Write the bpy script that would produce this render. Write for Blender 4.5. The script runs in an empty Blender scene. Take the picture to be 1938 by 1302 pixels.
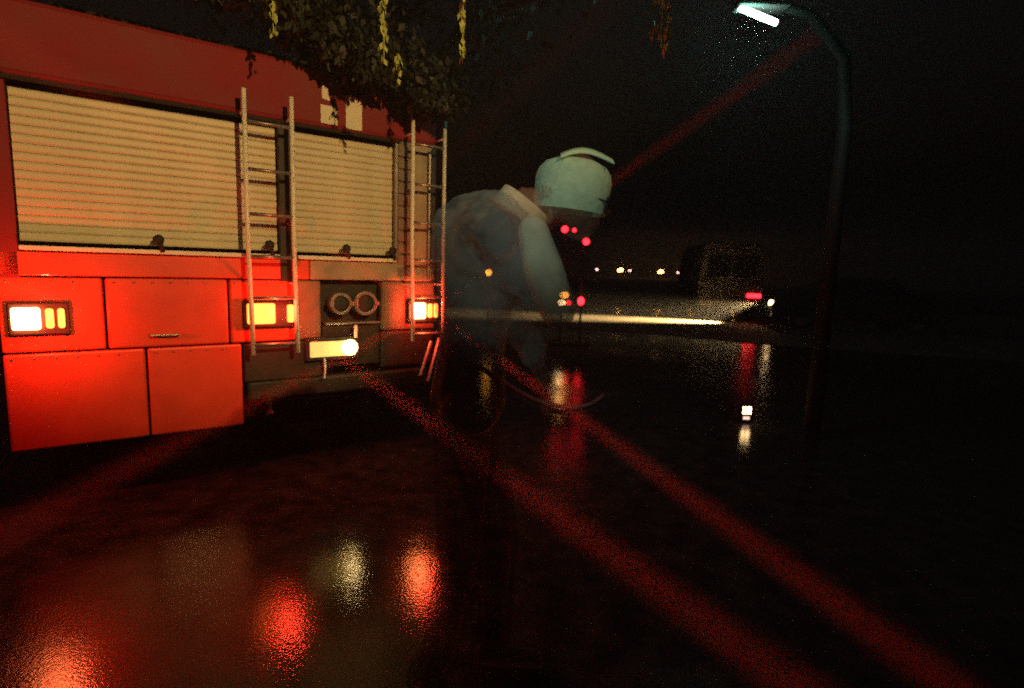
import bpy, bmesh, math, random
from mathutils import Vector, Matrix, Euler
random.seed(7)
R = math.radians
SC = bpy.context.scene
COL = SC.collection

# ------------------------------------------------------------------ camera
cam_d = bpy.data.cameras.new('camera')
cam = bpy.data.objects.new('camera', cam_d); COL.objects.link(cam)
cam_d.sensor_width = 36; cam_d.lens = 36 * 1068 / 1938
cam_d.dof.use_dof = True; cam_d.dof.focus_distance = 2.1; cam_d.dof.aperture_fstop = 1.8
cam_d.clip_start = 0.05; cam_d.clip_end = 600
cam.location = (0, 0, 1.39)
cam.matrix_world = Matrix.Translation((0, 0, 1.39)) @ Matrix.Rotation(R(90 - 7.8), 4, 'X') @ Matrix.Rotation(R(1.9), 4, 'Z')
SC.camera = cam

# ------------------------------------------------------------------ night sky
W = bpy.data.worlds.new('World'); SC.world = W; W.use_nodes = True
nt = W.node_tree; bg = nt.nodes['Background']
sky = nt.nodes.new('ShaderNodeTexSky'); sky.sky_type = 'NISHITA'; sky.sun_disc = False
sky.sun_elevation = R(-4); sky.sun_rotation = R(200)
nt.links.new(sky.outputs['Color'], bg.inputs['Color'])
bg.inputs['Strength'].default_value = 0.15

SC.view_settings.view_transform = 'Standard'; SC.view_settings.look = 'None'
SC.view_settings.exposure = 0; SC.view_settings.gamma = 1
SC.view_settings.use_curve_mapping = False
SC.render.engine = 'CYCLES'
SC.cycles.use_denoising = False
SC.cycles.max_bounces = 6; SC.cycles.transparent_max_bounces = 24
SC.cycles.volume_bounces = 0
SC.cycles.sample_clamp_indirect = 3

# truck frame: origin on the ground, u along the rear to the right, d into the truck
P0 = Vector((-1.4308, 3.7, 0)); TU = Vector((0.80974, 0.58679, 0)); NO = Vector((0.58679, -0.80974, 0))
def tw(u, w, z):
    return P0 + TU * u + NO * w + Vector((0, 0, z))

def aim(o, p, q):
    o.location = p
    o.rotation_euler = (Vector(q) - Vector(p)).to_track_quat('-Z', 'Y').to_euler()
def spot(name, p, q, power, color, angle, blend=1.0, radius=0.02):
    d = bpy.data.lights.new(name, 'SPOT'); d.energy = power; d.color = color
    d.spot_size = R(angle); d.spot_blend = blend; d.shadow_soft_size = radius
    o = bpy.data.objects.new(name, d); COL.objects.link(o); aim(o, p, q); return o
def point(name, p, power, color, radius=0.02):
    d = bpy.data.lights.new(name, 'POINT'); d.energy = power; d.color = color; d.shadow_soft_size = radius
    o = bpy.data.objects.new(name, d); COL.objects.link(o); o.location = p; return o

# added warm floodlight, unseen, high up behind and right of the camera
spot('added_warm_flood', (3.6, -2.8, 4.4), tw(-0.35, 0, 1.98), 1700, (1, .60, .18), 23, .5, .06)
# added unseen cold spot behind the camera, brightens the see-through figure
spot('added_cold_spot', (-.45, -.6, 2.7), (.05, 1.7, 1.60), 95, (.70, 1, .80), 21.5, 1, .05)
# the tail lamps' own light
RED = (1, .035, .015)
point('tail_light', tw(.87, .2, 1.045), 9, RED)
point('tail_light', tw(-.12, .16, 1.045), 9, RED)
point('tail_light', tw(-1.28, .22, 1.045), 16, RED)
point('plate_light', tw(.33, .13, .80), 1.2, (1, .7, .3))
# added narrow red spots in the haze, standing in for lens flare streaks
for p, q, e, a in [(tw(.9, .19, 1.06), (0.023, 5.000, 1.550), 62000, 2.6),
                   (tw(.86, .19, 1.06), (-0.9, 3.2, 1.375), 60000, 2.6),
                   (tw(.86, .19, 1.04), (-1.014, 2.8, 0.822), 55000, 2.6),
                   (tw(.93, .19, 1.04), (0.379, 2.7, 0.642), 85000, 2.4),
                   (tw(-.12, .19, 1.05), (-0.93, 3.0, 1.38), 6000, 2.6),
                   (tw(-.12, .19, 1.04), (0.34, 1.6, 0.53), 90000, 2.4)]:
    spot('flare_spot', p, q, e, RED, a, 1, .03)
spot('car_headlight_beam', (6.95, 16.05, .62), (4.2, 16.15, -.1), 12000, (1, .66, .28), 38, 1, .05)
point('cold_lamp_light', (1.56, 4.15, 3.08), 14, (.36, 1, .78), .05)

# ------------------------------------------------------------------ materials
def mat(name, col, rough=.6, metal=0, noise=0, nscale=8, bump=0, bscale=60, emit=None, estr=0, alpha=1, stretch=None, coat=0):
    m = bpy.data.materials.new(name); m.use_nodes = True
    n = m.node_tree; b = n.nodes['Principled BSDF']; L = n.links
    b.inputs['Base Color'].default_value = (*col, 1); b.inputs['Roughness'].default_value = rough
    b.inputs['Metallic'].default_value = metal; b.inputs['Coat Weight'].default_value = coat
    tc = n.nodes.new('ShaderNodeTexCoord'); mp = n.nodes.new('ShaderNodeMapping')
    L.new(tc.outputs['Object'], mp.inputs[0])
    if stretch: mp.inputs['Scale'].default_value = stretch
    if noise:
        t = n.nodes.new('ShaderNodeTexNoise'); t.inputs['Scale'].default_value = nscale; t.inputs['Detail'].default_value = 8
        L.new(mp.outputs[0], t.inputs['Vector'])
        r = n.nodes.new('ShaderNodeMapRange'); r.inputs['From Min'].default_value = .3; r.inputs['From Max'].default_value = .7
        r.inputs['To Min'].default_value = 1 - noise; r.inputs['To Max'].default_value = 1 + noise * .6
        L.new(t.outputs['Fac'], r.inputs['Value'])
        v = n.nodes.new('ShaderNodeVectorMath'); v.operation = 'SCALE'; v.inputs[0].default_value = col
        L.new(r.outputs[0], v.inputs['Scale']); L.new(v.outputs[0], b.inputs['Base Color'])
        r2 = n.nodes.new('ShaderNodeMapRange'); r2.inputs['To Min'].default_value = rough * .8; r2.inputs['To Max'].default_value = min(1, rough * 1.25)
        L.new(t.outputs['Fac'], r2.inputs['Value']); L.new(r2.outputs[0], b.inputs['Roughness'])
    if bump:
        t = n.nodes.new('ShaderNodeTexNoise'); t.inputs['Scale'].default_value = bscale; t.inputs['Detail'].default_value = 6
        L.new(mp.outputs[0], t.inputs['Vector'])
        bu = n.nodes.new('ShaderNodeBump'); bu.inputs['Strength'].default_value = bump; bu.inputs['Distance'].default_value = .01
        L.new(t.outputs['Fac'], bu.inputs['Height']); L.new(bu.outputs[0], b.inputs['Normal'])
    if emit:
        b.inputs['Emission Color'].default_value = (*emit, 1); b.inputs['Emission Strength'].default_value = estr
    b.inputs['Alpha'].default_value = alpha
    return m
M = dict(
    cream=mat('cream_aluminium', (.62, .56, .42), .45, .0, .12, 5, .05, 90),
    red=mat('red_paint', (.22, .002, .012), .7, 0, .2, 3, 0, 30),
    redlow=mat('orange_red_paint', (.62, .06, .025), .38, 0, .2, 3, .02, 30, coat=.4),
    white=mat('white_lettering', (.74, .68, .58), .6, 0, .1, 14),
    dark=mat('black_rubber', (.012, .012, .013), .7, 0, .3, 10, .2, 60),
    chassis=mat('dark_chassis', (.03, .024, .022), .6, .2, .35, 9, .2, 50),
    grey=mat('grey_metal', (.30, .27, .25), .4, .7, .2, 9, .1, 60),
    brown=mat('brown_panel', (.20, .13, .085), .55, 0, .3, 7, .1, 60),
    beige=mat('beige_panel', (.34, .27, .19), .5, 0, .25, 7, .1, 60),
    rail=mat('polished_rail', (.80, .74, .66), .4, .0, .1, 20),
    plate=mat('glowing_plate', (.75, .68, .35), .5, 0, .15, 25, emit=(1, .62, .16), estr=.75),  # plate glows a little by itself, lamp light put into its colour
    glass=mat('dark_glass', (.01, .012, .014), .08, 0),
    bark=mat('wet_bark', (.05, .035, .025), .8, 0, .4, 12, .6, 40),
    leaf=mat('dark_leaf', (.014, .016, .009), .6, 0, .4, 9),
    streak_leaf=mat('pale_streak', (.42, .46, .12), .6, 0, .35, 30),  # colour of reflected streaks, built as hanging leaves
    black=mat('black_car_paint', (.012, .012, .016), .3, 0, .2, 3, coat=.6),
    van=mat('grey_van_paint', (.05, .04, .035), .4, 0, .25, 3, .05, 20),
    pole=mat('dark_pole', (.03, .03, .03), .6, .3, .3, 9),
    hose=mat('pink_hose', (.55, .18, .16), .6, 0, .25, 30),
    white_hot=mat('lit_lens_large', (.5, .02, .02), .3, emit=(1, .22, .06), estr=60),
    amber_hot=mat('lit_lens', (.5, .02, .02), .3, emit=(1, .13, .02), estr=8),
    red_hot=mat('lit_red_lens', (.5, .02, .02), .3, emit=(1, .012, .02), estr=9),
    bulb=mat('lit_bulb', (.6, .5, .3), .3, emit=(1, .62, .18), estr=11),
    amber=mat('lit_amber', (.6, .3, .05), .3, emit=(1, .36, .04), estr=9),
    warmw=mat('lit_warm_white', (.6, .5, .3), .3, emit=(1, .62, .26), estr=12),
    dimw=mat('lit_dim_white', (.4, .3, .3), .3, emit=(1, .55, .42), estr=1.6),
    far_amber=mat('lit_far_amber', (.6, .3, .05), .3, emit=(1, .40, .07), estr=40),
    far_white=mat('lit_far_white', (.5, .4, .4), .3, emit=(1, .6, .5), estr=10),
    field=mat('dark_field', (.02, .018, .012), .95, 0, .5, .8, .6, 6),
    streak_road=mat('streak_pale', (.42, .37, .28), .7, 0, .35, 1.2, .6, 9),  # pale tone carries the brightness of the headlight streak
    cold=mat('lit_cold_tube', (.6, .7, .6), .3, emit=(.75, 1, .82), estr=9),
    skin=mat('skin', (.42, .20, .14), .55, 0, .15, 14, alpha=.13),
    cap=mat('pale_green_cap', (.42, .62, .50), .85, 0, .15, 60, .3, 300, alpha=.55),
    jacket=mat('blue_grey_jacket', (.24, .26, .26), .85, 0, .45, 5, .8, 11, alpha=.27),
    sleeve=mat('pale_sleeve', (.66, .54, .40), .9, 0, .25, 12, .4, 30, alpha=.6),
    trouser=mat('black_trousers', (.006, .006, .008), .95, 0, .2, 9, alpha=.22),
    lens=mat('dark_lens', (.02, .005, .005), .1, alpha=.6),
    hair=mat('grey_hair', (.40, .36, .28), .8, 0, .4, 70, .5, 120, alpha=.45),
)

# wet ground
g = bpy.data.materials.new('wet_asphalt'); g.use_nodes = True
n = g.node_tree; b = n.nodes['Principled BSDF']; L = n.links
tc = n.nodes.new('ShaderNodeTexCoord')
def tex(scale, det=6, ty='ShaderNodeTexNoise'):
    t = n.nodes.new(ty); t.inputs['Scale'].default_value = scale
    if 'Detail' in t.inputs: t.inputs['Detail'].default_value = det
    L.new(tc.outputs['Object'], t.inputs['Vector']); return t
big = tex(.45, 5); mid = tex(7, 8); fine = tex(90, 6); wave = tex(5.5, 3)
cr = n.nodes.new('ShaderNodeValToRGB')
cr.color_ramp.elements[0].position = .35; cr.color_ramp.elements[0].color = (.014, .013, .014, 1)
cr.color_ramp.elements[1].position = .7; cr.color_ramp.elements[1].color = (.045, .04, .038, 1)
L.new(mid.outputs['Fac'], cr.inputs[0]); L.new(cr.outputs[0], b.inputs['Base Color'])
rr = n.nodes.new('ShaderNodeMapRange'); rr.inputs['From Min'].default_value = .42; rr.inputs['From Max'].default_value = .62
rr.inputs['To Min'].default_value = .03; rr.inputs['To Max'].default_value = .24
L.new(big.outputs['Fac'], rr.inputs['Value']); L.new(rr.outputs[0], b.inputs['Roughness'])
b1 = n.nodes.new('ShaderNodeBump'); b1.inputs['Strength'].default_value = .22; b1.inputs['Distance'].default_value = .006
L.new(wave.outputs['Fac'], b1.inputs['Height'])
b2 = n.nodes.new('ShaderNodeBump'); b2.inputs['Strength'].default_value = .25; b2.inputs['Distance'].default_value = .003
L.new(fine.outputs['Fac'], b2.inputs['Height']); L.new(b1.outputs[0], b2.inputs['Normal'])
L.new(b2.outputs[0], b.inputs['Normal'])
b.inputs['IOR'].default_value = 1.4

# ------------------------------------------------------------------ mesh helpers
def obj(name, bm, m, parent=None, bevel=0, smooth=False, label=None):
    me = bpy.data.meshes.new(name)
    if smooth:
        for f in bm.faces: f.smooth = True
    bmesh.ops.recalc_face_normals(bm, faces=bm.faces)
    bm.to_mesh(me); bm.free()
    if m: me.materials.append(m)
    o = bpy.data.objects.new(name, me); COL.objects.link(o)
    if parent: o.parent = parent
    if bevel:
        md = o.modifiers.new('bevel', 'BEVEL'); md.width = bevel; md.segments = 2; md.limit_method = 'ANGLE'
    if label: o['label'] = label
    return o
def thing(name, label, cat, loc=(0, 0, 0), rz=0, group=None):
    o = bpy.data.objects.new(name, None); COL.objects.link(o)
    o.location = loc; o.rotation_euler = (0, 0, rz); o.empty_display_size = .1
    return tag(o, label, cat, group)
def tag(o, label, cat, group=None):
    o['label'] = label; o['category'] = cat
    if group: o['group'] = group
    return o
def box(bm, x0, x1, y0, y1, z0, z1):
    v = [bm.verts.new((x, y, z)) for x in (x0, x1) for y in (y0, y1) for z in (z0, z1)]
    for f in ((0, 1, 3, 2), (4, 6, 7, 5), (0, 4, 5, 1), (2, 3, 7, 6), (0, 2, 6, 4), (1, 5, 7, 3)):
        bm.faces.new([v[i] for i in f])
def bx(*a):
    bm = bmesh.new(); box(bm, *a); return bm
def tube(bm, pts, r, seg=10, radii=None):
    pts = [Vector(p) for p in pts]; rings = []
    for i, p in enumerate(pts):
        d = (pts[min(i + 1, len(pts) - 1)] - pts[max(i - 1, 0)]).normalized()
        a = d.orthogonal().normalized() if abs(d.z) < .9 else d.cross(Vector((0, 1, 0))).normalized()
        if abs(d.z) < .9: a = d.cross(Vector((0, 0, 1))).normalized()
        c = d.cross(a); rad = radii[i] if radii else r
        rings.append([bm.verts.new(p + a * math.cos(2 * math.pi * k / seg) * rad + c * math.sin(2 * math.pi * k / seg) * rad) for k in range(seg)])
    for A, B in zip(rings, rings[1:]):
        for k in range(seg): bm.faces.new((A[k], A[(k + 1) % seg], B[(k + 1) % seg], B[k]))
    bm.faces.new(rings[0]); bm.faces.new(rings[-1])
def tb(pts, r, seg=10, radii=None):
    bm = bmesh.new(); tube(bm, pts, r, seg, radii); return bm
def ball(bm, c, r, sub=2):
    r = r if isinstance(r, (tuple, list)) else (r, r, r)
    bmesh.ops.create_icosphere(bm, subdivisions=sub, radius=1, matrix=Matrix.Translation(c) @ Matrix.Diagonal((*r, 1)))
def bl(c, r, sub=2):
    bm = bmesh.new(); ball(bm, c, r, sub); return bm
def prism(poly, y0, y1):
    """polygon in x,z pulled from y0 to y1"""
    bm = bmesh.new()
    a = [bm.verts.new((x, y0, z)) for x, z in poly]; c = [bm.verts.new((x, y1, z)) for x, z in poly]
    bm.faces.new(a); bm.faces.new(c)
    k = len(poly)
    for i in range(k): bm.faces.new((a[i], a[(i + 1) % k], c[(i + 1) % k], c[i]))
    return bm
def disc_ring(bm, c, axis, r, h, seg=20, ri=0):
    """a short cylinder of radius r, hollowed to ri, along axis"""
    ax = Vector(axis).normalized(); a = ax.orthogonal().normalized(); d = ax.cross(a); c = Vector(c)
    def ring(rad, off): return [bm.verts.new(c + ax * off + (a * math.cos(2 * math.pi * k / seg) + d * math.sin(2 * math.pi * k / seg)) * rad) for k in range(seg)]
    o0, o1 = ring(r, -h / 2), ring(r, h / 2)
    if ri:
        i0, i1 = ring(ri, -h / 2), ring(ri, h / 2)
        for k in range(seg):
            q = (k + 1) % seg
            bm.faces.new((o0[k], o0[q], o1[q], o1[k])); bm.faces.new((i0[k], i1[k], i1[q], i0[q]))
            bm.faces.new((o0[k], i0[k], i0[q], o0[q])); bm.faces.new((o1[k], o1[q], i1[q], i1[k]))
    else:
        for k in range(seg): bm.faces.new((o0[k], o0[(k + 1) % seg], o1[(k + 1) % seg], o1[k]))
        bm.faces.new(o0); bm.faces.new(o1)

# ------------------------------------------------------------------ the setting
bm = bmesh.new()
bmesh.ops.create_grid(bm, x_segments=20, y_segments=20, size=138)
gr = obj('ground', bm, g); gr['kind'] = 'structure'

bm = bmesh.new(); v = [bm.verts.new((x, 22 + 3 * math.sin(x * .07) if y else 138, .03 if y else .03)) for y in (1, 0) for x in range(-136, 137, 4)]
k_ = len(v) // 2
for i in range(k_ - 1): bm.faces.new((v[i], v[i + 1], v[k_ + i + 1], v[k_ + i]))
fl = obj('field', bm, M['field']); fl['kind'] = 'structure'

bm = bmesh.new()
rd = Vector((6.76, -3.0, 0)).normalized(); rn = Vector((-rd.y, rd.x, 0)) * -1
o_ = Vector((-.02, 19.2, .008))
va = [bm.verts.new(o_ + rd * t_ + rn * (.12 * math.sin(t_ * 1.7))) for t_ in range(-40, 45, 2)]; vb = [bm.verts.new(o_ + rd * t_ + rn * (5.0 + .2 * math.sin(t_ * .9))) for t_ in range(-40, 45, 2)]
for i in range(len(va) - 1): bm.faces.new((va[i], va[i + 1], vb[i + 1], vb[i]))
ro = obj('streak_road', bm, M['streak_road']); ro['kind'] = 'structure'  # paler strip laid where the headlight streak falls, light put into its colour

hz = bpy.data.materials.new('glow_haze'); hz.use_nodes = True  # haze added so that lamp glow and red streaks show
hn = hz.node_tree; hn.nodes.remove(hn.nodes['Principled BSDF'])
pv = hn.nodes.new('ShaderNodeVolumePrincipled'); pv.inputs['Density'].default_value = .0065
pv.inputs['Color'].default_value = (.9, .92, .95, 1); pv.inputs['Anisotropy'].default_value = 0
hn.links.new(pv.outputs[0], hn.nodes['Material Output'].inputs['Volume'])
h = obj('haze', bx(-141, 141, -141, 141, -1, 9), hz); h['kind'] = 'stuff'
tag(h, 'thin haze added round the whole scene for lamp glow and streaks', 'haze'); del h['category']

# ------------------------------------------------------------------ fire engine (local x = across the rear, y = into the truck)
truck = thing('fire_truck', 'red fire engine seen from behind with cream roller shutters and glowing tail lamps', 'fire truck',
              P0, math.atan2(TU.y, TU.x))
UL, UR = -1.46, 1.03
def part(name, bm, m, bevel=0, parent=truck, **k): return obj(name, bm, m, parent, bevel, **k)
# body shell
bm = bmesh.new()
box(bm, UL, UR, .10, 5.2, .62, 2.20)
part('body', bm, M['chassis'], .01)
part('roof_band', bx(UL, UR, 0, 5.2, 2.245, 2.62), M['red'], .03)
part('rear_post', bx(.985, UR, .0, .1, 1.25, 2.243), M['chassis'], .005)
part('rear_post', bx(-.088, .012, -.01, .1, 1.25, 2.243), M['chassis'], .005)
part('rear_post', bx(UL, -1.36, .0, .1, 1.25, 2.243), M['red'], .005)
part('gutter', tb([(UL, -.015, 2.232), (UR - .3, -.015, 2.232)], .012, 8), M['dark'])
# roller shutters with slats
def shutter(u0, u1, z0, z1, pitch):
    s = part('roller_shutter', bx(u0, u1, .045, .07, z0, z1), M['chassis'])
    N = int((z1 - z0) / pitch)
    me = None
    for i in range(N):
        if me is None:
            bm = bmesh.new(); prof = [(0, 0), (-.003, .003), (-.006, pitch * .25), (-.006, pitch * .75), (-.003, pitch - .004), (0, pitch - .001)]
            a = [bm.verts.new((u0 + .004, y + .04, z)) for y, z in prof]; c = [bm.verts.new((u1 - .004, y + .04, z)) for y, z in prof]
            for k in range(5): bm.faces.new((a[k], a[k + 1], c[k + 1], c[k]))
            bm.faces.new(a); bm.faces.new(c)
            o = obj('slat', bm, M['cream'], s); me = o.data
        else:
            o = bpy.data.objects.new('slat', me); COL.objects.link(o); o.parent = s
        o.location.z = z0 + i * pitch
    return s
shutter(.018, .695, 1.44, 2.20, .0445)
shutter(-1.355, -.092, 1.44, 2.20, .0445)
part('shutter_bar', bx(.018, .70, -.03, .035, 1.393, 1.418), M['rail'], .005)
part('shutter_bar', bx(-1.355, -.092, -.03, .035, 1.393, 1.418), M['rail'], .005)
for u in (.33, .665, -.16, -.75):
    bm = bmesh.new(); ball(bm, (u, -.045, 1.475), (.03, .02, .03)); tube(bm, [(u + .01, -.04, 1.46), (u + .02, -.04, 1.41)], .012, 8)
    part('latch', bm, M['dark'], smooth=True)
# frame round the shutter
part('shutter_guide', bx(.697, .716, -.012, .09, 1.39, 2.24), M['grey'], .003)
# ribbed brown column and pale column at the right
col = part('ribbed_column', bx(.718, .835, .012, .09, 1.26, 2.243), M['brown'])
for i in range(11):
    obj('rib', bx(.722, .831, -.004, .012, 1.29 + i * .085, 1.29 + i * .085 + .07), M['brown'], col, .003)
part('side_column', bx(.838, .983, -.004, .09, 1.26, 2.243), M['beige'], .006)
part('seal_strip', bx(.833, .839, -.008, .05, 1.26, 2.24), M['dark'])
part('conduit', tb([(.955, -.03, 1.28), (.955, -.03, 2.2)], .011, 8), M['grey'])
# lower rear
part('sill_panel', bx(.10, UR, .0, .09, 1.262, 1.39), M['beige'], .008)
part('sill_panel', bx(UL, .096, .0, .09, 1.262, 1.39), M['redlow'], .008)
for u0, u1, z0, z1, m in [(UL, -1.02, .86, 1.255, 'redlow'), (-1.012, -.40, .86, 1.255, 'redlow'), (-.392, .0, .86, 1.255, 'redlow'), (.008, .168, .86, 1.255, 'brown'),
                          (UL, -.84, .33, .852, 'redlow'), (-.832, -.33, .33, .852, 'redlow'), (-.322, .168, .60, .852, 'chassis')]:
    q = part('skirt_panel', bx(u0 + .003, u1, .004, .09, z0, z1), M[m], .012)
    if m == 'redlow' and z0 > .5 and u1 - u0 > .45:
        obj('handle', tb([(u0 + .2, -.004, .93), (u0 + .2, -.03, .93), (u0 + .34, -.03, .93), (u0 + .34, -.004, .93)], .007, 8), M['grey'], q)
    if m == 'redlow':
        bm = bmesh.new()
        for k in range(int((u1 - u0) / .09)):
            ball(bm, (u0 + .04 + k * .09, .002, z1 - .025), .006, 1)
        obj('rivet_row', bm, M['grey'], q)['kind'] = 'stuff'
part('skirt_panel', bx(.60, UR, .004, .09, .90, 1.255), M['brown'], .02)
part('skirt_panel', bx(.60, UR, .02, .09, .62, .895), M['chassis'], .02)
part('lower_panel', bx(.175, .595, .02, .09, .66, .955), M['chassis'], .01)
# pump recess
pr = part('pump_panel', bx(.175, .595, .16, .2, .96, 1.255), M['chassis'])
for c, r in ((.30, .075), (.475, .085)):
    bm = bmesh.new(); disc_ring(bm, (c, .06, 1.10), (0, 1, 0), r, .16, 24, r * .72); q = obj('hose_outlet', bm, M['grey'], pr, .004)
    bm = bmesh.new(); disc_ring(bm, (c, .02, 1.10), (0, 1, 0), r * .7, .04, 24); obj('cap', bm, M['chassis'], q, .006)
    for s in (-1, 1):
        obj('lug', bx(c + s * r * .9 - .015, c + s * r * .9 + .015, -.03, .02, 1.085, 1.115), M['grey'], q, .004)
part('pump_lip', bx(.19, .58, -.02, .1, .957, .972), M['grey'], .004)
part('hitch_pin', tb([(.385, -.06, .87), (.385, -.06, .955)], .012, 8), M['rail'])
# number plate and its lamp
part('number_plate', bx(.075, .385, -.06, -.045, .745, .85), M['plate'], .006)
part('plate_bracket', bx(.05, .41, -.044, .02, .72, .875), M['dark'], .005)
part('plate_lamp', bl((.335, -.085, .805), (.055, .03, .055)), M['bulb'], smooth=True)
part('hanging_strap', tb([(.17, -.05, .735), (.172, -.06, .66), (.165, -.06, .60)], .007, 6), M['rail'])
# lamp clusters between the ladder rails
def cluster(u0, u1, lenses):
    hs = part('tail_lamp', bx(u0, u1, -.03, .02, .955, 1.125), M['dark'], .008)
    for a, c, z0, z1, m in lenses:
        obj('lamp_lens', bx(a, c, -.055, -.025, z0, z1), M[m], hs, .012)
cluster(.795, 1.035, [(.812, .928, .985, 1.10, 'white_hot'), (.948, .985, .99, 1.095, 'amber_hot'), (1.0, 1.03, .99, 1.095, 'amber_hot')])
cluster(-.32, -.01, [(-.30, -.135, .98, 1.11, 'amber_hot'), (-.062, -.02, .985, 1.10, 'amber_hot')])
cluster(-1.42, -1.17, [(-1.405, -1.29, .985, 1.10, 'white_hot'), (-1.27, -1.235, .99, 1.095, 'amber_hot'), (-1.22, -1.19, .99, 1.095, 'amber_hot')])
# rear ladders
def ladder(u0, u1, ztop, zbot, rungs):
    w = -.13
    bm = bmesh.new()
    for u in (u0, u1):
        tube(bm, [(u + .012, w, zbot), (u, w, 1.5), (u, w, ztop)], .0135, 10)
        tube(bm, [(u, w, ztop - .12), (u, 0, ztop - .12)], .009, 8)
        tube(bm, [(u, w, 1.24), (u, 0, 1.24)], .009, 8)
    ld = part('ladder', bm, M['rail'], smooth=True)
    for z in rungs:
        obj('rung', tb([(u0, w, z), (u1, w, z)], .011, 8), M['grey'], ld, smooth=True)
ladder(.772, 1.020, 2.40, .83, [2.21, 1.94, 1.675, 1.415, 1.15, .88])
ladder(-.30, -.035, 2.36, .80, [2.18, 1.91, 1.65, 1.40, 1.15, .86])
bm = bmesh.new(); tube(bm, [(1.0, -.13, .84), (.82, -.30, .56)], .014); tube(bm, [(.93, -.13, .82), (.77, -.28, .60)], .012)
part('folding_step', bm, M['grey'])
# chassis, bumper, mudflaps, wheels
part('rear_bumper', bx(-.30, UR - .05, .02, .16, .47, .60), M['chassis'], .02)
part('chassis_rail', bx(-.62, -.50, .16, 6.4, .62, .80), M['chassis'])
part('chassis_rail', bx(.15, .27, .16, 6.4, .62, .80), M['chassis'])
part('tow_hook', tb([(-.2, .02, .50), (-.2, -.12, .49), (-.2, -.14, .43), (-.2, -.08, .40)], .02, 8), M['chassis'])
for u in (-1.05, .62):
    part('mudflap', bx(u - .27, u + .27, 1.0, 1.015, .16, .62), M['dark'])
for u in (UL + .28, UR - .28):
    for d in (1.6, 5.6):
        bm = bmesh.new(); disc_ring(bm, (u, d, .50), (1, 0, 0), .50, .42 if d < 3 else .28, 32, .27)
        wl = part('wheel', bm, M['dark'], .04)
        bm = bmesh.new(); disc_ring(bm, (u, d, .50), (1, 0, 0), .268, .2, 24); obj('rim', bm, M['grey'], wl)
# cab
cb = part('cab', bx(UL + .05, UR - .05, 5.3, 7.3, .45, 2.45), M['red'], .12)
obj('windscreen', bx(UL + .2, UR - .2, 7.295, 7.32, 1.5, 2.25), M['glass'], cb)
for u in (UL + .04, UR - .05):
    obj('side_window', bx(u, u + .015, 5.7, 6.9, 1.5, 2.2), M['glass'], cb)
for u0 in (UL - .012, UR):
    for d in (.35, 2.9):
        part('side_shutter', bx(u0, u0 + .012, d, d + 1.9, .95, 2.1), M['cream'])
part('roof_locker', bx(-1.2, .75, .5, 4.6, 2.622, 2.80), M['dark'], .03)
# lettering on the red band (only its lower strokes can be made out)
part('lettering', prism([(.180, 2.27), (.288, 2.27), (.288, 2.385), (.180, 2.385)], -.006, .0), M['white'])
part('lettering', prism([(.190, 2.425), (.240, 2.412), (.222, 2.50), (.190, 2.52)], -.006, .0), M['white'])
part('lettering', prism([(.345, 2.262), (.455, 2.262), (.455, 2.465), (.345, 2.475)], -.006, .0), M['white'])

# ------------------------------------------------------------------ vehicles on the right
def wheelset(t, xs, ys, r, w=.2):
    for x in xs:
        for y in ys:
            bm = bmesh.new(); disc_ring(bm, (x, y, r), (0, 1, 0), r, w, 24, r * .6); q = obj('wheel', bm, M['dark'], t, .02)
            bm = bmesh.new(); disc_ring(bm, (x, y, r), (0, 1, 0), r * .6, w * .7, 16); obj('rim', bm, M['grey'], q)
car = thing('parked_car', 'black car at the right throwing its headlight beam low across the wet ground', 'car', (9.0, 15.25, 0), math.atan2(.8, -4.1) )
# local +x is the front
prof = [(-2.1, .28), (-2.15, .75), (-2.0, .95), (-1.3, 1.0), (-.8, 1.38), (.35, 1.42), (1.05, .98), (1.95, .84), (2.12, .6), (2.1, .28)]
bm = prism(prof, -.86, .86)
for v in bm.verts:
    if v.co.z > 1.1: v.co.y *= .78
obj('body', bm, M['black'], car, .05)
for s in (-1, 1):
    bm = prism([(-1.15, 1.04), (-.75, 1.33), (.32, 1.36), (.9, 1.02)], -.008, .008)
    for v in bm.verts:
        v.co.y += s * (.855 - (v.co.z - 1.0) * .42 + .012)
    obj('side_window', bm, M['glass'], car)
    obj('headlight', bl((2.07, s * .62, .66), (.06, .15, .08)), M['warmw'] if s > 0 else M['glass'], car, smooth=True)
wheelset(car, (-1.35, 1.35), (-.78, .78), .32)

van = thing('van', 'dull grey van seen from behind with one red tail lamp, at the far right', 'van', (6.75, 17.7, 0), R(-8))
bm = prism([(-.95, .35), (-.98, 1.2), (-.88, 2.2), (-.7, 2.36), (.7, 2.36), (.88, 2.2), (.98, 1.2), (.95, .35)], 0, 4.4)
obj('body', bm, M['van'], van, .05)
obj('rear_window', bx(-.72, -.04, -.012, .0, 1.3, 1.95), M['glass'], van)
obj('rear_window', bx(.04, .72, -.012, .0, 1.3, 1.95), M['glass'], van)
obj('bumper', bx(-.96, .96, -.1, -.002, .35, .56), M['beige'], van, .03)
obj('tail_lamp', bx(.50, .92, -.05, .0, .68, .80), M['red_hot'], van, .02)
obj('tail_lamp', bx(-.95, -.85, -.03, .0, .68, .95), M['dark'], van, .01)
for x in (-.8, .8):
    for y in (.8, 3.5):
        bm = bmesh.new(); disc_ring(bm, (x, y, .34), (1, 0, 0), .34, .22, 24); obj('wheel', bm, M['dark'], van, .02)

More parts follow.
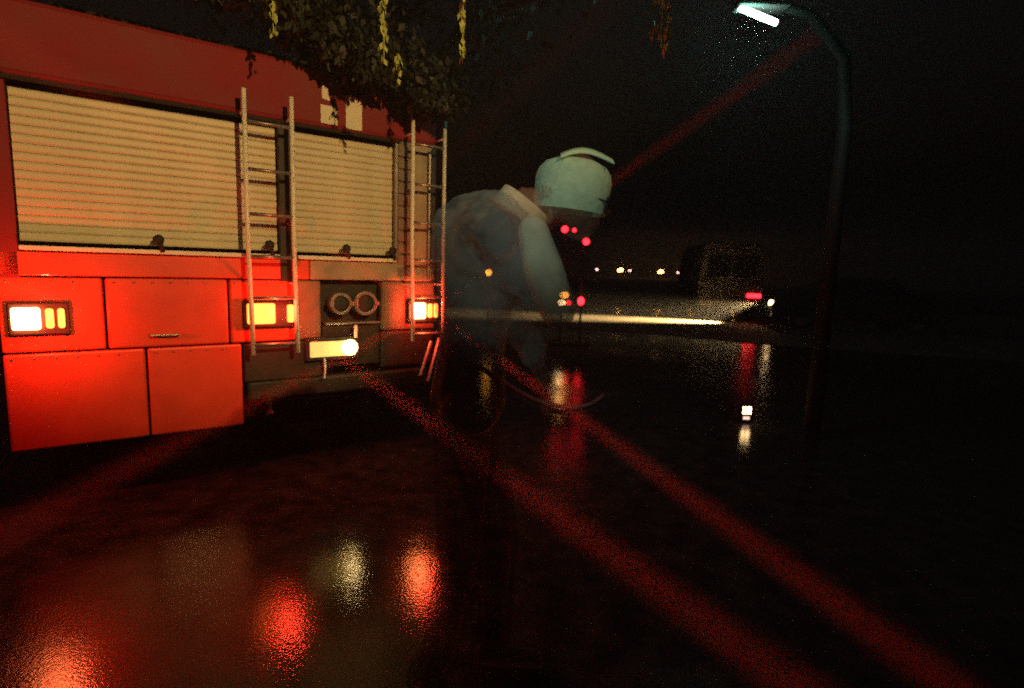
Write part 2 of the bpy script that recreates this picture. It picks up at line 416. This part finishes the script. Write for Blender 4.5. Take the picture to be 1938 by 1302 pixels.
# ------------------------------------------------------------------ warning posts
def warn_post(label, x, y, top, lamps):
    t = thing('warning_post', label, 'lamp post', (x, y, 0), 0)
    obj('pole', tb([(0, .06, .04), (0, .06, top)], .022, 8), M['pole'], t)
    bm = bmesh.new(); disc_ring(bm, (0, .06, .02), (0, 0, 1), .2, .04, 16); obj('foot', bm, M['dark'], t)
    for dx, z, r, m in lamps:
        q = obj('lamp', bl((dx, 0, z), r), M[m], t, smooth=True)
        obj('bracket', bx(min(dx, 0) - .02, max(dx, 0) + .02, .04, .09, z - .02, z + .02), M['pole'], q)
warn_post('dark post with two red lamps on top and amber and white lamps low down', .88, 10.3, 2.1,
          [(0, 2.085, .06, 'red_hot'), (.17, 2.075, .035, 'red_hot'), (.04, .91, (.09, .05, .06), 'amber'), (0, .77, (.075, .05, .055), 'warmw'), (.13, .77, .05, 'red_hot')])
warn_post('dark post with single red lamp at top and one red lamp low down', 1.24, 10.3, 1.95,
          [(.03, 1.88, .06, 'red_hot'), (-.01, .81, (.06, .05, .075), 'red_hot')])
warn_post('lone post with one small amber lamp just right of the fire engine', -.60, 13.3, 1.3, [(0, 1.235, .075, 'amber')])
t = thing('glint_lantern', 'glint built as an added small two tier lantern with warm panes on the wet ground at right', 'lantern', (2.24, 5.25, 0))  # lantern put in to give the small glint at the right
obj('case', bx(-.05, .05, -.04, .04, 0, .17), M['dark'], t, .008)
for i, (x, z, w) in enumerate([(-.038, .125, .03), (.004, .125, .036), (-.038, .085, .03), (.004, .085, .036), (-.03, .03, .06)]):
    obj('pane', bx(x, x + w, -.046, -.041, z, z + .028), M['warmw'] if i < 4 else M['dimw'], t)

# ------------------------------------------------------------------ far lamps on the horizon
far = [(15.94, 1.39, .4, 'far_white', 'tiny white lamp on the horizon, first one right of the person'),
       (20.5, 1.44, .85, 'far_amber', 'bright amber lamp on the horizon, first big one right of the person'),
       (22.3, 1.39, .4, 'far_white', 'faint white lamp close beside the first bright amber lamp'),
       (28.3, 1.38, .85, 'far_amber', 'bright amber lamp on the horizon, middle one of the three big ones'),
       (31.6, 1.29, .32, 'far_white', 'very faint lamp just right of the middle amber lamp'),
       (33.8, 1.2, .5, 'far_amber', 'small orange lamp, left one of a close pair on the horizon'),
       (34.95, 1.5, .5, 'far_amber', 'small orange lamp, right one of a close pair on the horizon'),
       (38.36, 1.3, .45, 'far_white', 'dim whitish lamp between the close orange pair and the last amber lamp'),
       (40.1, 1.27, .36, 'far_white', 'dim lamp just left of the last amber lamp'),
       (42.6, 1.5, .95, 'far_amber', 'bright amber lamp on the horizon, rightmost of the three big ones')]
for x, z, s, m, lab in far:
    t = thing('street_lamp', lab, 'street lamp', (x, 110, 0), 0, 'far lamps along the horizon')
    obj('pole', tb([(0, .3, 0), (0, .3, z)], .06, 6), M['pole'], t)
    bm = bmesh.new(); ball(bm, (0, 0, z), (s * .55, .2, s * .34)); ball(bm, (-s * .4, -.05, z - s * .12), (s * .3, .2, s * .22))
    obj('lamp_head', bm, M[m], t, smooth=True)

# cold street lamp at the top right
t = thing('street_lamp', 'near street lamp with cold greenish tube at the top right corner', 'street lamp', (2.62, 4.75, 0))
obj('pole', tb([(0, 0, 0), (0, 0, 2.6), (-.08, -.04, 3.1), (-.5, -.3, 3.3), (-.86, -.48, 3.28)], .05, 12, [.07, .055, .05, .035, .03]), M['dark'], t, smooth=True)
hd = obj('lamp_head', bx(-1.16, -.80, -.66, -.50, 3.20, 3.27), M['dark'], t, .015)
obj('tube', tb([(-1.14, -.60, 3.20), (-.86, -.56, 3.125)], .022, 10), M['cold'], hd)

# ------------------------------------------------------------------ hose on the ground
pts = [(-1.0, 9.4), (-.62, 8.2), (-.3, 7.3), (.0, 6.4), (.25, 5.8), (.52, 5.5), (.8, 5.62), (1.06, 6.15)]
fine_pts = []
for i in range(len(pts) - 1):
    a, b_, c_, d_ = [Vector((*pts[max(0, min(len(pts) - 1, i + k))], .022)) for k in (-1, 0, 1, 2)]
    for q in range(6):
        s = q / 6
        fine_pts.append(.5 * ((2 * b_) + (c_ - a) * s + (2 * a - 5 * b_ + 4 * c_ - d_) * s * s + (3 * b_ - a - 3 * c_ + d_) * s ** 3))
tag(obj('hose', tb(fine_pts, .02, 8), M['hose'], smooth=True), 'thin pinkish hose curving over the wet ground right of the fire engine', 'hose')

# ------------------------------------------------------------------ tree over the truck
tree = thing('tree', 'dark leafy tree hanging over the roof of the fire engine', 'tree', (-1.65, 7.3, 0))
tl = Vector((-1.65, 7.3, 0))
bm = bmesh.new()
tube(bm, [(0, 0, 0), (.05, 0, 1.5), (-.05, -.1, 3.0), (.05, -.2, 4.2)], .1, 12, [.2, .16, .13, .09])
obj('trunk', bm, M['bark'], tree, smooth=True)
ends = [((-1.35, 4.4, 3.2)), ((-.65, 4.1, 3.05)), ((-1.6, 3.4, 3.35)), ((.75, 3.25, 3.05)), ((-.35, 3.3, 3.0)), ((-2.6, 4.5, 3.7)), ((-1.1, 6, 4.6))]
for e in ends:
    e = Vector(e) - tl
    s = Vector((-.03, -.1, 3.0 + random.random() * .8)); mid = (s + e) / 2 + Vector((random.uniform(-.2, .2), 0, .45))
    obj('branch', tb([s, mid, e], .03, 8, [.07, .04, .012]), M['bark'], tree, smooth=True)
def leaf(bm, p, size, down=.3):
    a = Vector((random.uniform(-1, 1), random.uniform(-1, 1), random.uniform(-1, .4) - down)).normalized()
    s = a.orthogonal().normalized(); s = (Matrix.Rotation(random.uniform(0, 6.28), 3, a) @ s) * size * .28
    p = Vector(p); m_ = p + a * size * .45
    v = [bm.verts.new(p), bm.verts.new(m_ + s), bm.verts.new(p + a * size), bm.verts.new(m_ - s)]
    bm.faces.new(v)
bm = bmesh.new()
for _ in range(95):                         # clumps of the crown above and behind
    c = Vector((random.gauss(-1.2, .8), random.gauss(5.2, .9), random.uniform(3.0, 5.2)))
    for k in range(45):
        leaf(bm, c - tl + Vector([random.gauss(0, .17) for _ in range(3)]), random.uniform(.06, .12))
def edge(u):                                # lower outline of the overhanging leaves
    pts = [(-.15, 2.66), (.05, 2.60), (.18, 2.52), (.26, 2.46), (.34, 2.50), (.46, 2.47), (.50, 2.55), (.60, 2.46), (.66, 2.38), (.74, 2.36), (.84, 2.40), (.95, 2.36), (1.02, 2.48), (1.2, 2.7)]
    for (a, za), (c, zc) in zip(pts, pts[1:]):
        if a <= u <= c: return za + (zc - za) * (u - a) / (c - a)
    return 2.75
for _ in range(4200):                       # sprays hanging down over the roof edge
    u = random.uniform(-.1, 1.12); w = random.uniform(.04, .34)
    z0 = edge(u - w * .35) + .05; z = z0 + abs(random.gauss(0, .16))
    leaf(bm, tw(u - w * .1, w, z) - tl, random.uniform(.04, .08), .6)
for _ in range(900):
    u = random.uniform(-1.5, 0); w = random.uniform(.04, .4)
    leaf(bm, tw(u, w, 2.78 + abs(random.gauss(0, .15))) - tl, random.uniform(.05, .09), .6)
obj('crown', bm, M['leaf'], tree)
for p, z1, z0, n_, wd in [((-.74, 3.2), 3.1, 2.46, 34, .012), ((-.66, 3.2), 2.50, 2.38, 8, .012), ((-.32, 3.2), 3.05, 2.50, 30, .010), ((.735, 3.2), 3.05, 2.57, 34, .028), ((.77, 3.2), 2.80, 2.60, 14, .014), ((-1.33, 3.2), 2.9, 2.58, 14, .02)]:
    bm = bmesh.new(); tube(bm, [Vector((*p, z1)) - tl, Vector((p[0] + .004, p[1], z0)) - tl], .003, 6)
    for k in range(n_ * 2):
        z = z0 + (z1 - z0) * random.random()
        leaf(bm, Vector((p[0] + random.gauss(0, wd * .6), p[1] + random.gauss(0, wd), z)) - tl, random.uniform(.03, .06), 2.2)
    obj('streak_spray', bm, M['streak_leaf'], tree, label='pale yellow green reflection streak built as a hanging spray')  # reflections of light given shape as thin leafy sprays

# ------------------------------------------------------------------ person: window reflection built see-through by material alpha (faces right, leans forward, forearm raised to the ear)
per = thing('person', 'window reflection built as a faintly lit see-through figure in pale green cap and blue-grey jacket leaning forward with forearm raised', 'person', (-.12, 1.7, 0))
O = Vector((-.12, 1.7, 0))
def caps(bm, chain, seg=14):
    """tapered capsule through (point, radius) pairs"""
    for (p, r), (q, s) in zip(chain, chain[1:]):
        p, q = Vector(p) - O, Vector(q) - O
        n_ = 6; pts = [p.lerp(q, i / n_) for i in range(n_ + 1)]; rr_ = [r + (s - r) * i / n_ for i in range(n_ + 1)]
        tube(bm, pts, 0, seg, rr_); ball(bm, p, r, 2); ball(bm, q, s, 2)
def grown(name, bm, m, vox, smooth=6, parent=per):
    o = obj(name, bm, m, parent)
    r_ = o.modifiers.new('remesh', 'REMESH'); r_.mode = 'VOXEL'; r_.voxel_size = vox; r_.use_smooth_shade = True
    if smooth:
        s_ = o.modifiers.new('smooth', 'SMOOTH'); s_.iterations = smooth; s_.factor = .5
    return o
Y = 1.70
pel, che, neck = (-.13, Y, .98), (-.105, Y, 1.46), (.02, Y, 1.56)
HC = Vector((.165, Y, 1.60))                 # head centre
rs, ls = (-.055, Y - .15, 1.50), (-.07, Y + .19, 1.52)
elb, wri = (.115, Y - .26, 1.29), (.05, Y - .18, 1.47)
lelb, lwri = (-.02, Y + .27, 1.24), (.10, Y + .20, 1.04)
bm = bmesh.new()
caps(bm, [(pel, .12), ((-.12, Y, 1.15), .10), (che, .13), (neck, .06), (tuple(HC + Vector((-.05, 0, -.03))), .058)])
caps(bm, [(rs, .055), (elb, .042), (wri, .028)]); caps(bm, [(ls, .055), (lelb, .042), (lwri, .028)])
caps(bm, [(che, .1), (rs, .06)]); caps(bm, [(che, .1), (ls, .06)])
for s in (-1, 1):
    caps(bm, [((-.13, Y + s * .09, .95), .085), ((-.08 + s * .05, Y + s * .10, .52), .055), ((-.12 + s * .09, Y + s * .1, .10), .04)])
    f = Vector((-.12 + s * .09, Y + s * .1, .055)); caps(bm, [(f - Vector((.03, 0, 0)), .04), (f + Vector((.15, 0, -.015)), .032)])
# head with brow, nose, lips, chin, ears
def hb(dx, dy, dz, r): ball(bm, HC - O + Matrix.Rotation(R(12), 3, 'Y') @ Vector((dx, dy, dz)), r, 3)
hb(-.01, 0, .03, (.098, .078, .095)); hb(.03, 0, -.045, (.062, .058, .075)); hb(.055, 0, -.10, (.026, .028, .022))
hb(.078, 0, .02, (.018, .045, .012)); hb(.10, 0, -.022, (.020, .013, .014)); hb(.09, 0, -.002, (.013, .009, .028))
hb(.084, 0, -.058, (.014, .024, .008)); hb(.082, 0, -.072, (.013, .021, .008))
for s in (-1, 1):
    hb(.0, s * .078, -.005, (.018, .01, .032)); hb(.05, s * .04, -.03, (.03, .022, .022))
# hands: palm, thumb and four fingers
def hand(w0, d, side, curl):
    w0 = Vector(w0); d = Vector(d).normalized(); s = Vector(side).normalized(); up = d.cross(s).normalized()
    caps(bm, [(w0, .026), (w0 + d * .045, .03)]); caps(bm, [(w0 + d * .03 + s * .02, .02), (w0 + d * .085 + s * .028, .014)]); caps(bm, [(w0 + d * .03 - s * .02, .02), (w0 + d * .08 - s * .028, .014)])
    for i, ln in enumerate((.068, .078, .073, .056)):
        b0 = w0 + d * .08 + s * (.030 - i * .020); k1 = b0 + (d + s * (.15 - .1 * i)).normalized() * ln * .45 + up * curl * .3 * ln
        k2 = k1 + (d + up * curl).normalized() * ln * .3; k3 = k2 + (d * .6 + up * curl * 1.5).normalized() * ln * .26
        caps(bm, [(b0, .0095), (k1, .009), (k2, .008), (k3, .007)], 8)
    t0 = w0 + d * .025 + s * .025; caps(bm, [(t0, .013), (t0 + (d * .5 + s).normalized() * .035, .011), (t0 + (d * .5 + s).normalized() * .035 + (d + s * .2).normalized() * .028, .009)], 8)
hand(wri, (-.28, .15, .9), (1, .2, .2), .5)
hand(lwri, (.35, 0, -.9), (.5, -.8, .2), .6)
grown('body', bm, M['skin'], .0065, 4)
for s in (-1, 1):
    e = HC - O + Matrix.Rotation(R(12), 3, 'Y') @ Vector((.079, s * .03, -.004))
    obj('eye', bl(e, .011), M['hair'], per, smooth=True)
# glasses
gl = bmesh.new()
rot = Matrix.Rotation(R(12), 3, 'Y')
for s in (-1, 1):
    disc_ring(gl, HC - O + rot @ Vector((.098, s * .033, -.006)), rot @ Vector((1, s * .25, 0)), .026, .004, 20)
    tube(gl, [HC - O + rot @ Vector((.095, s * .058, .0)), HC - O + rot @ Vector((.0, s * .086, .005))], .003, 6)
obj('glasses', gl, M['lens'], per)
# grey hair below the cap
bm = bmesh.new()
hb(-.035, 0, -.005, (.085, .083, .07)); hb(-.075, 0, -.03, (.03, .06, .04))
grown('hair', bm, M['hair'], .008, 3)
# cap: crown, seam band, upturned peak
bm = bmesh.new()
prof = [(.098, -.075), (.101, -.04), (.104, .02), (.098, .055), (.082, .083), (.055, .10), (.02, .108), (.0, .109)]
for (ra, za), (rb, zb) in zip(prof, prof[1:]):
    for k in range(32):
        a0, a1 = 2 * math.pi * k / 32, 2 * math.pi * (k + 1) / 32
        def P(r_, z_, a_): return HC - O + Matrix.Rotation(R(6), 3, 'Y') @ Vector((-.005 + r_ * 1.08 * math.cos(a_), r_ * .9 * math.sin(a_), z_ * (.72 if z_ > 0 else 1) + .03))
        bm.faces.new([bm.verts.new(P(ra, za, a0)), bm.verts.new(P(ra, za, a1)), bm.verts.new(P(rb, zb, a1)), bm.verts.new(P(rb, zb, a0))])
bmesh.ops.remove_doubles(bm, verts=bm.verts, dist=.0005)
cp = obj('cap', bm, M['cap'], per, smooth=True)
bm = bmesh.new(); N = 20; prev = None
for k in range(N + 1):
    a = math.pi * (k / N)
    x = .165 + -.048 + .150 * (k / N); zlo = 1.675 + .030 * math.sin(a) - .012 * k / N; zhi = 1.705 + .034 * math.sin(a) - .012 * k / N
    yo = Y - .085 + .05 * math.sin(a)
    c = [bm.verts.new(Vector((x, yo, zlo + .02)) - O), bm.verts.new(Vector((x + .004, yo + .06, zhi + .012)) - O)]
    if prev: bm.faces.new((prev[0], c[0], c[1], prev[1]))
    prev = c
pk = obj('peak', bm, M['cap'], cp, smooth=True); sm = pk.modifiers.new('solid', 'SOLIDIFY'); sm.thickness = .005
# jacket, pale right sleeve, trousers, boots
bm = bmesh.new()
caps(bm, [((-.12, Y, 1.16), .105), ((-.115, Y, 1.22), .11), (che, .15), ((-.05, Y, 1.53), .09)])
caps(bm, [(che, .13), (rs, .085)]); caps(bm, [(che, .13), (ls, .085)]); caps(bm, [(ls, .082), (lelb, .065), ((.08, Y + .21, 1.09), .046)])
caps(bm, [(rs, .085), ((.08, Y - .24, 1.30), .052)])
jk = grown('jacket', bm, M['jacket'], .010, 3)
tx = bpy.data.textures.new('folds', 'CLOUDS'); tx.noise_scale = .07; tx.noise_depth = 2
dm = jk.modifiers.new('folds', 'DISPLACE'); dm.texture = tx; dm.strength = .045; dm.mid_level = .5; dm.texture_coords = 'LOCAL'
bm = bmesh.new(); caps(bm, [((.115, Y - .26, 1.28), .046), ((.075, Y - .25, 1.38), .054), ((.045, Y - .19, 1.485), .042)])
grown('sleeve', bm, M['sleeve'], .008, 4)
bm = bmesh.new(); disc_ring(bm, Vector((.015, Y, 1.555)) - O, (.6, 0, .8), .085, .06, 24, .07)
obj('collar', bm, M['sleeve'], per, .008, smooth=True)
bm = bmesh.new()
caps(bm, [((-.12, Y, 1.08), .10), ((-.13, Y, .88), .105)])
for s in (-1, 1):
    caps(bm, [((-.13, Y + s * .09, .90), .10), ((-.08 + s * .05, Y + s * .10, .50), .075), ((-.12 + s * .09, Y + s * .1, .12), .062)])
grown('trousers', bm, M['trouser'], .012, 4)
for s in (-1, 1):
    bm = bmesh.new(); f = Vector((-.12 + s * .09, Y + s * .1, .055))
    caps(bm, [(f + Vector((-.03, 0, .09)), .055), (f - Vector((.03, 0, 0)), .052), (f + Vector((.17, 0, -.012)), .042)])
    grown('boot', bm, M['trouser'], .008, 3)
